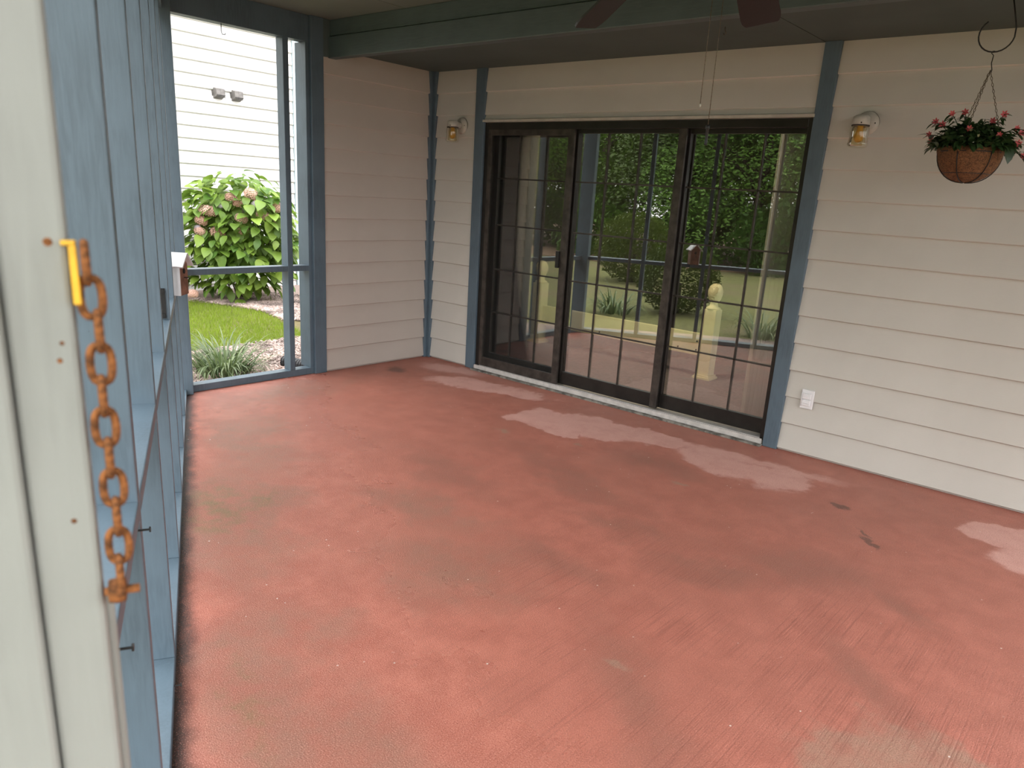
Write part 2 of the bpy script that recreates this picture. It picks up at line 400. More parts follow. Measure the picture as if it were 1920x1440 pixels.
wall_side = MB().box(-.14, 0, -1.155, .0, -.2, 2.72).build('wall_side', M['siding_side'], kind='structure', label='cream lap siding on the short side wall, pink floor bounce in its colour')
clad(wall_side, -1.155, -.066, 0, HS, (0, 0, 0), R(90), M['siding_side'])

# blue trim boards
def trim(name, mb, label): return mb.build(name, M['blue'], bevel=.004, kind='structure', label=label)
c = MB(); c.box(0, .066, -.034, 0, 0, HS); c.box(0, .034, -.066, -.034, 0, HS); trim('trim_1', c, 'blue corner trim between the two siding walls')
trim('trim_2', MB().box(.545, .65, -.034, 0, 0, HS), 'blue trim board at the left of the sliding door')
trim('trim_3', MB().box(3.378, 3.477, -.034, 0, 0, HS), 'blue trim board at the right of the sliding door')
trim('trim_4', MB().box(-.01, .026, -1.262, -1.150, 0, 2.70), 'blue trim board ending the short side wall')
MB().box(.64, 3.385, -.040, .02, 2.085, 2.103).build('trim_5', M['white_metal'], kind='structure', label='thin pale drip strip above the sliding door')

# ceiling: main boards, soffit by the house, beam between them, roof deck above
def yl(x, o): return -2.34-.4499*((x-.4499*o)/.8931)+.8931*o      # y of the angled wall line, o metres into the porch
ceil = MB().prism([(-.30, .15), (-.30, yl(-.30, -.32)), (6.95, yl(6.95, -.32)), (6.95, .15)], 2.80, 2.95).build('ceiling', M['ceiling'], kind='structure', label='grey green painted porch ceiling')
for x0, x1 in ((-.28, .868), (.874, 3.3), (3.306, 5.74), (5.746, 6.93)):
    MB().prism([(x0, -1.0), (x0, yl(x0, -.30)), (x1, yl(x1, -.30)), (x1, -1.0)], 2.70, 2.80).build('ceiling_panel', M['ceiling'], ceil)
for x0, x1 in ((-.14, 3.372), (3.378, 6.6)):
    MB().box(x0, x1, -1.03, 0.0, HS, 2.70).build('soffit_panel', M['soffit'], ceil)
bm1 = MB().box(-.09, 6.6, -1.10, -1.025, 2.435, 2.585).build('trim_6', M['beam'], bevel=.006, kind='structure', label='dark blue green ceiling beam across the porch')
MB().box(-.09, 6.6, -1.085, -1.025, 2.59, 2.70).box(-.005, .022, -1.152, -1.085, 2.44, 2.70).build('upper_fascia', M['beam'], bm1, bevel=.004)

# far screened opening in the end wall (plane x = 0)
wall_end = empty('wall_end', (0, -1.8, 0), kind='structure', label='screened end wall opening onto the garden')
def part(mb, name, mat, parent, bevel=0, **k):
    o = mb.build(name, mat, None, False, bevel, **k); o.parent = parent; o.matrix_parent_inverse = parent.matrix_world.inverted() if False else Matrix.Translation(-Vector(parent.location)); return o
part(MB().box(-.09, 0, -2.29, -1.262, 0, .052), 'bottom_rail', M['blue'], wall_end, .003)
part(MB().box(-.09, 0, -2.29, -1.481, .845, .888), 'middle_rail', M['blue'], wall_end, .003)
part(MB().box(-.09, 0, -1.435, -1.29, .845, .888), 'middle_rail', M['blue'], wall_end, .003)
part(MB().box(-.09, 0, -2.29, -1.262, 2.52, 2.70), 'header', M['blue'], wall_end, .003)
part(MB().box(-.09, 0, -1.481, -1.435, .052, 2.52), 'post', M['blue'], wall_end, .003)
part(MB().box(-.14, 0, -1.292, -1.262, .052, 2.52), 'post', M['blue'], wall_end, .003)
hk = MB().tube([(-.03, -1.93, 2.525), (-.03, -1.93, 2.47), (-.03, -1.925, 2.455), (-.03, -1.905, 2.455), (-.03, -1.90, 2.465)], .003, 6)
hko = hk.build('cup_hook', M['dark'], smooth=True, label='small wire cup hook under the header of the garden opening', cat='hook')

# angled screen wall on the left: posts, sills, bottom rail, top plate
wall_left = empty('wall_left', WA, WROT, kind='structure', label='blue framed screen wall along the left of the porch')
POSTS = [.70, 1.34, 2.02, 2.73, 3.44, 4.18]
def wl(mb, name, mat=None, bevel=.003, **k): return mb.build(name, mat or M['blue'], wall_left, False, bevel, **k)
wl(MB().box(-.10, .045, -.14, .045, 0, 2.70), 'corner_post')
for s in POSTS: wl(MB().box(s-.042, s, -.14, 0, .04, 2.52), 'post')
ss = [.045]+POSTS+[5.07]
for a, b in zip(ss[:-1], ss[1:]):
    e = b-.042 if b != 5.07 else b
    wl(MB().box(a, e, -.14, .001, .85, .888), 'sill')
wl(MB().box(.045, 5.07, -.14, 0, 0, .04), 'bottom_rail')
wl(MB().box(-.10, 7.42, -.14, 0, 2.52, 2.70), 'top_plate')
for s in (6.12, 6.75, 7.38):
    wl(MB().box(s-.042, s, -.14, 0, .04, 2.52), 'post')
for a, b in ((6.12, 6.708), (6.75, 7.338)):
    wl(MB().box(a, b, -.14, 0, .85, .888), 'sill')
wl(MB().box(6.078, 7.42, -.14, 0, 0, .04), 'bottom_rail')
# screw heads standing out of the frame
for s, z in ((4.205, .835), (4.66, .85), (3.58, .03)):
    b = MB(); b.tube([(s, -.005, z), (s, .018, z)], .0022, 6); b.lathe([(.0, .018), (.006, .018), (.006, .021), (0, .021)], 8, Matrix.Translation((s, 0, z)) @ Matrix.Rotation(R(-90), 4, 'X'))
    wl(b, 'screw', M['dark'], 0)
b = MB(); b.box(2.018, 2.030, -.036, -.014, .895, 1.03); b.tube([(2.02, -.025, 1.02), (2.042, -.025, 1.02)], .010, 8); b.tube([(2.02, -.025, .91), (2.042, -.025, .91)], .009, 8)
wl(b, 'latch_bracket', M['dark'], 0)

# right end of the porch and the doorway behind the camera (out of the picture, shape the light)
wall_right = empty('wall_right', (6.6, 0, 0), kind='structure', label='unseen blue framed screen wall at the right end, kept open for light')
for y in (-.06, -1.4, -2.75, -4.1, -5.5):
    part(MB().box(6.5, 6.6, y-.05, y+.05, 0, 2.70), 'post', M['blue'], wall_right, .003)
part(MB().box(6.5, 6.6, -5.55, 0, .85, .89), 'sill', M['blue'], wall_right)
part(MB().box(6.5, 6.6, -5.55, 0, 2.5, 2.70), 'top_plate', M['blue'], wall_right)

# pale doorway post close to the camera
door_post = empty('door_2', WA, WROT, kind='structure', label='pale sage painted doorway post with rust spots')
def dp(mb, name, mat=None, bevel=.004, **k): return mb.build(name, mat or M['jamb'], door_post, False, bevel, **k)
dp(MB().box(5.136, 5.150, .013, .0565, 0, 2.52), 'door_stop')
dp(MB().box(5.06, 5.158, -.14, .0125, 0, 2.52), 'jamb_board')
dp(MB().box(5.115, 5.125, .012, .0600, 0, 1.19), 'rear_strip')
for off, z, r in ((.045, 1.482, .0028), (.0445, 1.397, .0018), (.047, 1.41, .0015), (.042, 1.27, .002)):
    dp(MB().lathe([(0, .0006), (r, .0003), (r*1.1, 0)], 10, Matrix.Translation((5.150, off, z)) @ Matrix.Rotation(R(90), 4, 'Y')), 'rusty_nail', M['rust'], 0)

# neighbouring house beyond the garden
wall_beyond = MB().box(-11, -6.10, -6, 7, -.4, 6.2).build('wall_beyond', M['neighbour'], kind='structure', label='white lap siding wall of the neighbouring house')
nm = lap_mesh(8.55, t1=.034, ch=.011, mat=M['neighbour']); Mw = Matrix.Translation((-6.10, -6.0, 0)) @ Matrix.Rotation(R(90), 4, 'Z')
for k in range(-2, 34):
    inst('siding_board', nm, wall_beyond, Mw @ Matrix.Translation((0, 0, .075+.1775*k)))
part_ = MB().box(-6.10, -6.06, 2.56, 2.72, -.4, 6.2).build('corner_board', M['neighbour_trim'], wall_beyond)

# ground
gm = MB(); gm.add([(-70, -70, -.2), (70, -70, -.2), (70, 70, -.2), (-70, 70, -.2)], [(0, 1, 2, 3)])
gm.build('ground', M['lawn'], kind='structure', label='green lawn around the porch')
def bed(name, pts, mat, label, z=.012):
    b = MB(); n = len(pts); b.prism(pts, -.22, -.2+z); return b.build(name, mat, kind='structure', label=label)
near_edge = [(-2.35, .6), (-2.19, -.18), (-2.13, -.41), (-2.04, -.66), (-2.01, -.86), (-2.08, -1.21), (-2.2, -1.9), (-1.7, -2.9), (-.2, -4.1), (1.4, -5.1), (3.6, -6.0), (3.5, -4.25), (0, -2.5), (-.17, -2.4), (-.17, .6)]
bed('ground_bed_near', near_edge, M['mulch'], 'pinkish bark mulch bed beside the porch')
far_edge = [(-6.1, -.4), (-5.6, .0), (-5.07, .26), (-4.81, .44), (-4.39, .55), (-3.95, .61), (-3.29, .52), (-2.6, 1.1), (-2.6, 5), (-6.1, 5)]
bed('ground_bed_far', far_edge, M['mulch'], 'bark mulch bed below the white house wall')
bed('ground_woodland', [(-40, -9), (-9, -13), (-7.5, -13.3), (-3, -15.5), (5, -17), (20, -15), (40, -40), (-40, -40)], M['straw'], 'brown pine straw under the trees', .02)

# ================================================================== SLIDING DOOR
door = empty('door_1', (.65, 0, 0), kind='structure', label='dark bronze sliding glass patio door with grilles')
def dd(mb, name, mat, par=None, bevel=0, **k):
    o = mb.build(name, mat, None, False, bevel, **k)
    if par is None or par is door: o.parent = door; o.matrix_parent_inverse = Matrix.Translation((-.65, 0, 0))
    else: o.parent = par; o.matrix_parent_inverse = Matrix.Identity(4)
    return o
f = MB(); f.box(.65, .69, -.012, .14, .03, 2.082); f.box(3.345, 3.378, -.012, .14, .03, 2.082); f.box(.69, 3.345, -.012, .14, 2.03, 2.082)
dd(f, 'door_frame', M['bronze'], door, .002)
t_ = MB(); t_.box(.66, 3.37, -.040, .14, .012, .034); t_.box(.66, 3.37, -.038, -.030, .034, .046); t_.box(.66, 3.37, -.004, .004, .034, .044)
dd(t_, 'sill_track', M['track'], door)
dd(MB().box(.65, 3.378, -.075, .05, 0, .013), 'threshold', M['threshold'], door)
def panel(x0, x1, y, sl, sr, ncol_x, mat=M['bronze'], br=.105):
    p = MB(); z0, z1 = .050, 2.032
    p.box(x0, x0+sl, y-.018, y+.018, z0, z1); p.box(x1-sr, x1, y-.018, y+.018, z0, z1)
    p.box(x0+sl, x1-sr, y-.018, y+.018, z0, z0+br); p.box(x0+sl, x1-sr, y-.018, y+.018, z1-.03, z1)
    po = dd(p, 'glass_panel', mat, door, .002)
    dd(MB().box(x0+sl-.004, x1-sr+.004, y-.002, y+.002, z0+br-.004, z1-.026), 'pane', M['glass'], po)
    for z in (.522, .896, 1.270, 1.650):
        dd(MB().box(x0+sl, x1-sr, y-.012, y-.003, z-.0055, z+.0055), 'grille_bar', M['bronze_lit'], po)
    for x in ncol_x:
        dd(MB().box(x-.005, x+.005, y-.012, y-.003, z0+br, z1-.03), 'grille_bar', M['bronze_lit'], po)
    return po
panel(.69, 1.60, .085, .05, .06, (.965, 1.245))
panel(1.545, 2.50, .045, .045, .055, (1.86, 2.135))
panel(2.455, 3.345, .085, .06, .030, (2.77, 3.045))
# insect screen sliding in front of the left panel
s_ = MB(); s_.box(.690, .725, -.012, .012, .046, 2.03); s_.box(1.520, 1.578, -.012, .012, .046, 2.03); s_.box(.725, 1.52, -.012, .012, .046, .125); s_.box(.725, 1.52, -.012, .012, 1.985, 2.03)
so = dd(s_, 'insect_screen_panel', M['bronze_lit'], door, .002)
dd(MB().box(.722, 1.523, -.001, .001, .122, 1.988), 'screen_mesh', M['screen'], so)
h_ = MB(); h_.box(1.494, 1.524, -.034, -.010, .99, 1.12)
dd(h_, 'handle', M['dark'], so, .004)
dd(MB().box(2.452, 2.512, .012, .030, .050, 2.032), 'meeting_stile', M['bronze_lit'], door, .002)

# ================================================================== ROOM BEHIND THE DOOR
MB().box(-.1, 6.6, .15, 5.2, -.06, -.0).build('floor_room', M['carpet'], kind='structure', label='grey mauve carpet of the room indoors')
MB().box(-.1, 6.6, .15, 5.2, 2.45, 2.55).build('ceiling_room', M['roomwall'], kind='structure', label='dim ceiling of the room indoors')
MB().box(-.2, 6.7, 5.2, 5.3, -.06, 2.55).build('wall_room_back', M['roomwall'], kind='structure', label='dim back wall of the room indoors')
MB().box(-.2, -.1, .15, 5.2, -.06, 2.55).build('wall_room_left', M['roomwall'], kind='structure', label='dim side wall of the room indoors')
w = MB(); w.box(6.6, 6.7, .0, .6, -.2, 2.75); w.box(6.6, 6.7, 4.2, 5.3, -.2, 2.75); w.box(6.6, 6.7, .6, 4.2, -.2, .5); w.box(6.6, 6.7, .6, 4.2, 2.3, 2.75)
w.build('wall_room_right', M['roomwall'], kind='structure', label='side wall of the room indoors with the added window opening')
wn = MB(); wn.box(6.62, 6.66, .6, .66, .5, 2.3); wn.box(6.62, 6.66, 4.14, 4.2, .5, 2.3); wn.box(6.62, 6.66, 2.37, 2.43, .5, 2.3); wn.box(6.62, 6.66, .66, 4.14, .5, .56); wn.box(6.62, 6.66, .66, 4.14, 2.24, 2.3)
wo_ = wn.build('added_window', M['white'], kind='structure', label='wide unseen window added to light the room indoors')  # added window out of view, brings daylight onto the railing
MB().box(6.638, 6.642, .66, 4.14, .56, 2.24).build('pane', glass_mat('added_window_glass', (.92, .94, .94), .02, 1.0), wo_)
MB().box(-.2, 6.7, .0, 5.3, 2.75, 2.95).build('ceiling_roof', M['soffit'], kind='structure', label='roof deck of the house')

# vertical blinds drawn aside
def blind(name, xs, y, label, tilt, wid=.089):
    e = empty(name, (xs[0], y, 2.16), label=label, cat='blind', group='vertical blinds behind the door')
    hr = MB(); hr.box(-.05, xs[-1]-xs[0]+.08, -(y-.151), .02, -.04, .0); hr.build('head_rail', M['blind'], e)
    b = MB(); n = 6; pts = []
    for i in range(n+1):
        u = -wid/2+wid*i/n; pts.append((u, .008*(1-(2*u/wid)**2)))
    b.prism(pts+[(x, yy+.0012) for x, yy in reversed(pts)], -2.09, -.04); me = b.mesh('slat', M['blind'])
    for i, x in enumerate(xs):
        inst('slat', me, e, Matrix.Translation((x-xs[0], 0, 0)) @ Matrix.Rotation(R(tilt+random.uniform(-6, 6)), 4, 'Z'))
blind('vertical_blind', [.66+.072*i for i in range(6)], .19, 'pale vertical blind slats stacked behind the left door panel', 14)
blind('vertical_blind', [3.13+.026*i for i in range(8)], .21, 'pale vertical blind bunched at the right edge of the door', 62)

# cream railing indoors, and an added, unseen ceiling light that brightens it
bed_ = empty('indoor_railing', (2.15, 1.5, 0), label='cream painted low railing with ball finial post seen through the glass', cat='railing')
def bp(mb, name, mat=M['bed'], smooth=False, bevel=.004):
    o = mb.build(name, mat, bed_, smooth, bevel); return o
def bedpost(dx, dy, h):
    b = MB().box(dx-.060, dx+.060, dy-.060, dy+.060, .035, h)
    po = bp(b, 'post')
    q = MB().box(dx-.085, dx+.085, dy-.085, dy+.085, 0, .02).box(dx-.074, dx+.074, dy-.074, dy+.074, .02, .036)
    o = q.build('post_base', M['bed'], po)
    fin = [(0.0, h), (.066, h), (.066, h+.016), (.040, h+.03), (.034, h+.06), (.05, h+.085), (.066, h+.13), (.068, h+.165), (.055, h+.205), (.03, h+.228), (0, h+.234)]
    o = MB().lathe(fin, 20, Matrix.Translation((dx, dy, 0))).build('finial', M['bed'], po, True)
bedpost(0, 0, .64)
bedpost(-2.02, .0, .64)
bp(MB().box(-1.96, -.060, -.02, .020, .20, .405), 'rail_board')
for x, z in ((-.30, .25), (-.11, .25), (-.11, .33), (-1.2, .24)):
    bp(MB().lathe([(0, 0), (.008, 0), (.008, .004), (0, .004)], 10, Matrix.Translation((x, -.02, z)) @ Matrix.Rotation(R(90), 4, 'X')), 'bolt', M['dark'], False, 0)
cl = empty('added_ceiling_light', (1.75, .70, 2.45), label='warm flush ceiling light, unseen, added to light the room behind the door', cat='lamp')
MB().lathe([(0, 0), (.15, 0), (.15, -.03), (.14, -.035), (0, -.035)], 28).build('lamp_base', M['white'], cl, True)
em = NT('lit_opal_glass'); em.b.inputs['Emission Color'].default_value = C4(1, .82, .58); em.b.inputs['Emission Strength'].default_value = 70
MB().lathe([(.135, -.035), (.14, -.06), (.12, -.10), (.07, -.125), (0, -.132)], 28).build('lamp_shade', em.m, cl, True)

# ================================================================== OBJECTS ON THE PORCH
# jelly-jar wall lights
def wall_light(x, z, label):
    e = empty('wall_light', (x, -.012, z), label=label, cat='lamp', group='jelly jar wall lights')
    RX = Matrix.Rotation(R(90), 4, 'X')
    MB().lathe([(0, 0), (.067, 0), (.067, .010), (.060, .020), (.045, .026), (0, .028)], 28, RX).build('back_plate', M['white_metal'], e, True)
    MB().lathe([(.0672, .0), (.0685, .003), (.0672, .006)], 28, RX, True).build('plate_rim', M['bronze_lit'], e, True)
    MB().tube([(0, -.02, 0), (0, -.06, .004), (0, -.085, .004)], [.028, .024, .022], 14).build('arm', M['white_metal'], e, True)
    J = Matrix.Translation((0, -.112, 0))
    MB().lathe([(0, .034), (.030, .033), (.044, .024), (.047, .008), (.047, -.022), (.044, -.024), (0, -.024)], 24, J).build('cap', M['white_metal'], e, True)
    MB().lathe([(.0478, -.019), (.0495, -.022), (.0478, -.026)], 24, J, True).build('cap_ring', M['bronze_lit'], e, True)
    n = 48; prof = [(.040, -.022), (.049, -.034), (.050, -.060), (.048, -.085), (.052, -.112), (.055, -.124), (.050, -.134), (.040, -.140), (0, -.141)]
    b = MB(); vs = []; fs = []
    for i, (r, zz) in enumerate(prof):
        for k in range(n):
            a = 2*math.pi*k/n; q = r*(1+(.022*math.cos(a*16) if 0 < i < 7 else 0)); vs.append((q*math.cos(a), q*math.sin(a)-.112, zz))
    for i in range(len(prof)-1):
        for k in range(n): fs.append((i*n+k, i*n+(k+1) % n, (i+1)*n+(k+1) % n, (i+1)*n+k))
    b.add(vs, fs).build('glass_jar', M['jar'], e, True)
    MB().lathe([(0, -.018), (.016, -.02), (.016, -.045), (.022, -.06), (.027, -.082), (.022, -.102), (.010, -.112), (0, -.114)], 18, J).build('bulb', simple('amber_bulb', (.62, .38, .10), .3), e, True)
    for a in (0, 180):
        MB().lathe([(0, .002), (.004, .0016), (.004, 0)], 8, Matrix.Translation((.05*math.cos(R(a)), -.024, 0)) @ RX).build('screw', M['dark'], e)
    MB().lathe([(0, .003), (.004, .002), (.004, 0)], 8, J @ Matrix.Rotation(R(20), 4, 'Z') @ Matrix.Translation((0, -.047, -.010)) @ RX).build('set_screw', M['dark'], e)
wall_light(3.690, 2.047, 'jelly jar wall light on the wide siding right of the sliding door')
wall_light(.378, 2.060, 'jelly jar wall light on the narrow siding strip left of the sliding door')

# outdoor outlet cover
e = empty('outlet_cover', (3.622, -.018, .378), label='white weatherproof outlet cover low on the siding right of the door', cat='outlet')
MB().box(-.040, .040, -.012, 0, -.062, .062).build('plate', M['white'], e, False, .003)
for z in (.022, -.022):
    fl = MB().box(-.029, .026, -.024, -.012, z-.019, z+.019).build('flap', M['white'], e, False, .004)
    MB().box(-.022, .018, -.027, -.024, z-.003, z+.003).build('flap_grip', M['white'], fl, False, .001)
MB().tube([(-.033, -.018, -.046), (-.033, -.018, .046)], .004, 8).build('hinge_pin', M['white'], e, True)

# hanging basket
def grp_leaf(length, width, curl, fold=.15, n=4):
    vs = []; fs = []
    for i in range(n+1):
        t = i/n; wv = width*math.sin(math.pi*min(1, t*.93+.05))**.8*.5 if i < n else .0
        x = length*t; z = -curl*length*t*t
        vs += [(x, -wv, z+fold*wv), (x, 0, z), (x, wv, z+fold*wv)]
    for i in range(n):
        a = i*3
        fs += [(a, a+1, a+4, a+3), (a+1, a+2, a+5, a+4)]
    return vs, fs
BK = Vector((4.374, -.626, 1.715))
bk = empty('hanging_basket', BK, label='coir lined wire hanging basket with pink star flowers by the right wall', cat='planter')
RB = .132; HB = .135
prof = []
for i in range(11):
    a = i/10*math.pi/2; prof.append((RB*math.sin(a)**.9*(1 if i else 0), HB*(1-math.cos(a))))
liner = MB(); n = 40; vs = []; fs = []
pp = [(r*1.04, z) for r, z in prof]+[(RB*1.02, HB+.018), (RB*.93, HB+.016), (RB*.85, HB-.01)]
for i, (r, z) in enumerate(pp):
    for k in range(n):
        q = random.uniform(-.003, .003)+(random.uniform(-.004, .006) if i > 9 else 0)
        a = 2*math.pi*k/n; vs.append(((r+q)*math.cos(a), (r+q)*math.sin(a), z+q))
for i in range(len(pp)-1):
    for k in range(n): fs.append((i*n+k, i*n+(k+1) % n, (i+1)*n+(k+1) % n, (i+1)*n+k))
liner.add(vs, fs).build('coir_liner', M['coir'], bk, True)
fb = MB()
for i in range(420):
    a = random.uniform(0, 2*math.pi); t = random.uniform(.25, 1); an = t*math.pi/2; r = RB*math.sin(an); z = HB*(1-math.cos(an))
    p = Vector((r*math.cos(a), r*math.sin(a), z)); d = Vector((math.cos(a), math.sin(a), -.4)); q = p+d*random.uniform(.004, .02)+Vector((random.uniform(-.008, .008), random.uniform(-.008, .008), random.uniform(-.01, .008)))
    sd = Vector((-math.sin(a), math.cos(a), 0))*.0009; fb.add([p-sd, p+sd, q], [(0, 1, 2)])
fb.build('coir_fibres', M['coir'], bk, kind='stuff')
wire = MB()
for t, zz in ((1.0, HB-.002), (.80, None)):
    r = RB+.004 if t == 1 else RB*math.sin(t*math.pi/2*.62)+.006
    z = zz if zz else HB*(1-math.cos(t*math.pi/2*.62))
    wire.tube([(r*math.cos(2*math.pi*k/32), r*math.sin(2*math.pi*k/32), z) for k in range(32)], .0025, 6, True)
for j in range(6):
    a = 2*math.pi*j/6+.35
    wire.tube([((RB*math.sin(u*math.pi/2)**.9+.005)*math.cos(a), (RB*math.sin(u*math.pi/2)**.9+.005)*math.sin(a), HB*(1-math.cos(u*math.pi/2))-.003) for u in [0.02+.98*i/10 for i in range(11)]], .0025, 6)
wire.build('wire_frame', M['dark'], bk, True)
apex = Vector((.010, .002, .49))
def chain_links(mb, p0, p1, pitch, lw_, wr, sag=0):
    p0 = Vector(p0); p1 = Vector(p1); d = p1-p0; N = max(2, int(d.length/pitch)); dn = d.normalized()
    a = dn.cross(Vector((0, 1, .01))).normalized(); b = dn.cross(a)
    for i in range(N):
        c = p0+d*((i+.5)/N); u = a if i % 2 else b; hl = pitch*.5+wr*.9; hw = lw_*.5-wr
        pts = []
        for k in range(10):
            an = 2*math.pi*k/10; pts.append(c+dn*(hl*math.sin(an))+u*(hw*math.cos(an)))
        mb.tube(pts, wr, 5, True)
for j in range(3):
    a = 2*math.pi*j/3+.35
    cb = MB(); chain_links(cb, (RB*math.cos(a), RB*math.sin(a), HB), apex, .014, .010, .0013)
    cb.build('chain', M['chainmetal'], bk, True)
MB().tube([apex+Vector((0, 0, -.012)), apex+Vector((.006, 0, 0)), apex+Vector((-.002, 0, .03)), apex+Vector((.0, 0, .062)), apex+Vector((-.010, 0, .072)), apex+Vector((-.006, 0, .080)), apex+Vector((.002, 0, .0795))], .0022, 6).build('hanger', M['dark'], bk, True)
# foliage: dense cushion of leaves, arching sprigs, star flowers
cu = MB()
for i in range(1000):
    a = random.uniform(0, 2*math.pi); rr = RB*1.22*math.sqrt(random.random()); z = HB+.005+.13*(1-(rr/(RB*1.4))**2)*random.uniform(.3, 1)
    v_, f_ = grp_leaf(random.uniform(.025, .05), random.uniform(.014, .026), random.uniform(.1, .6), .3, 3)
    Mx = Matrix.Translation((rr*math.cos(a), rr*math.sin(a), z)) @ Matrix.Rotation(a+random.uniform(-1, 1), 4, 'Z') @ Matrix.Rotation(random.uniform(-.9, .5), 4, 'Y') @ Matrix.Rotation(random.uniform(-.7, .7), 4, 'X')
    cu.add([Mx @ Vector(v) for v in v_], f_)
cu.build('foliage_cushion', M['basket_leaf'], bk, True, kind='stuff')
def star_mesh():
    b = MB()
    for k in range(6):
        v_, f_ = grp_leaf(.019, .0085, -.25, .2, 3); Mx = Matrix.Rotation(k*math.pi/3, 4, 'Z') @ Matrix.Rotation(-.35, 4, 'Y'); b.add([Mx @ Vector(v) for v in v_], f_)
    return b.mesh('star_flower', M['star'], True)
SM = star_mesh()
# plane across the view for the sprigs (local x right, y away)
sp_dirs = [(-.205, .06, .135), (-.18, .03, .09), (-.165, -.03, .195), (-.10, -.04, .235), (-.06, .02, .25), (-.12, -.09, .17), (.0, -.12, .145), (.055, .05, .205), (.10, .02, .235), (.12, -.10, .115),
           (.165, .0, .16), (.19, -.05, .075), (.205, .05, .02), (.15, -.03, .055), (-.17, .0, .06), (.02, .06, .22), (.18, .04, .14)]
for i, (x, y, z) in enumerate(sp_dirs):
    tip = Vector((x, y, HB+z*.82-.03)); root = Vector((x*.35, y*.35, HB+.02)); mid_ = (root+tip)/2+Vector((0, 0, .035))
    st = MB(); pts = [root*(1-t)**2+2*mid_*t*(1-t)+tip*t*t for t in [k/6 for k in range(7)]]
    st.tube(pts, .0018, 5)
    for k in (2, 3, 4, 5, 5, 6):
        for s in (-1, 1):
            v_, f_ = grp_leaf(random.uniform(.035, .055), .014, .55, .3, 4)
            d = (tip-root).normalized(); az = math.atan2(d.y, d.x)+s*random.uniform(.5, 1.2)
            Mx = Matrix.Translation(pts[k]) @ Matrix.Rotation(az, 4, 'Z') @ Matrix.Rotation(random.uniform(-.5, .2), 4, 'Y')
            st.add([Mx @ Vector(v) for v in v_], f_)
    sg = st.build('flower_sprig', M['basket_leaf'], bk, True)
    if i not in (13, 14, 15):
        tocam = (CAM-(BK+tip)).normalized(); q = (tocam+Vector((x, y, .1))*2.2).to_track_quat('Z', 'Y')
        inst('star_flower', SM, sg, Matrix.Translation(tip+Vector((0, 0, .004))) @ q.to_matrix().to_4x4() @ Matrix.Rotation(random.random()*3, 4, 'Z') @ Matrix.Scale(random.uniform(.8, 1.15), 4))
for x, y, z in ((-.02, -.135, .055), (.045, -.13, .06), (.085, -.11, .05), (.01, -.125, .085), (-.055, -.12, .06)):
    b = MB()
    for k in range(5):
        v_, f_ = grp_leaf(.010, .007, -.2, .2, 2); Mx = Matrix.Rotation(k*2*math.pi/5, 4, 'Z') @ Matrix.Rotation(-.4, 4, 'Y'); b.add([Mx @ Vector(v) for v in v_], f_)
    o = b.build('pale_flower', M['starcentre'], bk, True); o.location = (x, y, HB+z); o.rotation_euler = (R(70), 0, 0)
big = [(.15, -.06, .03, .085, -.9), (-.05, -.12, .07, .06, .3), (-.03, -.13, .03, .05, .5), (.03, -.13, .03, .06, .4)]
for x, y, z, ln, tl in big:
    v_, f_ = grp_leaf(ln, ln*.62, .35, .25, 5); b = MB().add(v_, f_); o = b.build('broad_leaf', M['basket_leaf'], bk, True)
    o.location = (x, y, HB+z); o.rotation_euler = (0, abs(tl), math.atan2(y, x)+tl*.3)
# ceiling hook that carries it
hc = Vector((4.380, -.625, 2.352)); hr_ = .071
ux = Vector((.98, .197, 0))
pts = [hc+ux*hr_*math.cos(R(a))+Vector((0, 0, hr_*math.sin(R(a)))) for a in range(128, 366, 14)]
pts += [hc+ux*(hr_*.97)+Vector((0, 0, .03)), hc+ux*(hr_*.75)+Vector((0, 0, .085)), hc+ux*(hr_*.45)+Vector((0, 0, .155))]
MB().tube(pts, .0032, 8).build('plant_hook', M['dark'], None, True, label='round black plant hook screwed into the soffit above the basket', cat='hook')

# ceiling fan
HUB = Vector((3.957, -2.422, 0))
fan = empty('ceiling_fan', HUB, label='dark ceiling fan with drooping blades and pull chains', cat='fan')
MB().lathe([(0, 2.70), (.07, 2.70), (.065, 2.66), (.02, 2.635), (.014, 2.63), (.014, 2.53), (.05, 2.52), (.105, 2.49), (.125, 2.44), (.125, 2.37), (.10, 2.335), (.06, 2.32), (.055, 2.27), (.04, 2.255), (0, 2.255)], 28).build('motor_housing', M['dark'], fan, True)
for az, zt in ((173, 2.105), (104, 2.212), (32, 2.20), (-40, 2.19), (-112, 2.17)):
    zr = 2.385; r0, r1 = .19, .665; drop = math.atan2(zr-zt, r1-r0)
    w0, w1 = .055, .074; pl = [(r0, -w0), (r0+.03, -w0-.006)]+[(r1-.05+.05*math.sin(R(a)), -w1+.02*(1-math.cos(R(a)))) for a in (0, 30, 60, 80)]
    pl = pl+[(x, -y) for x, y in reversed(pl)]
    Mx = Matrix.Rotation(R(az), 4, 'Z') @ Matrix.Translation((r0, 0, zr)) @ Matrix.Rotation(drop, 4, 'Y') @ Matrix.Rotation(R(-11), 4, 'X') @ Matrix.Translation((-r0, 0, 0))
    bl = MB().prism(pl, -.004, .004, Mx).build('blade', M['fan'], fan)
    MB().box(.10, r0+.07, -.022, .022, .004, .010, Mx).build('blade_iron', M['dark'], bl)
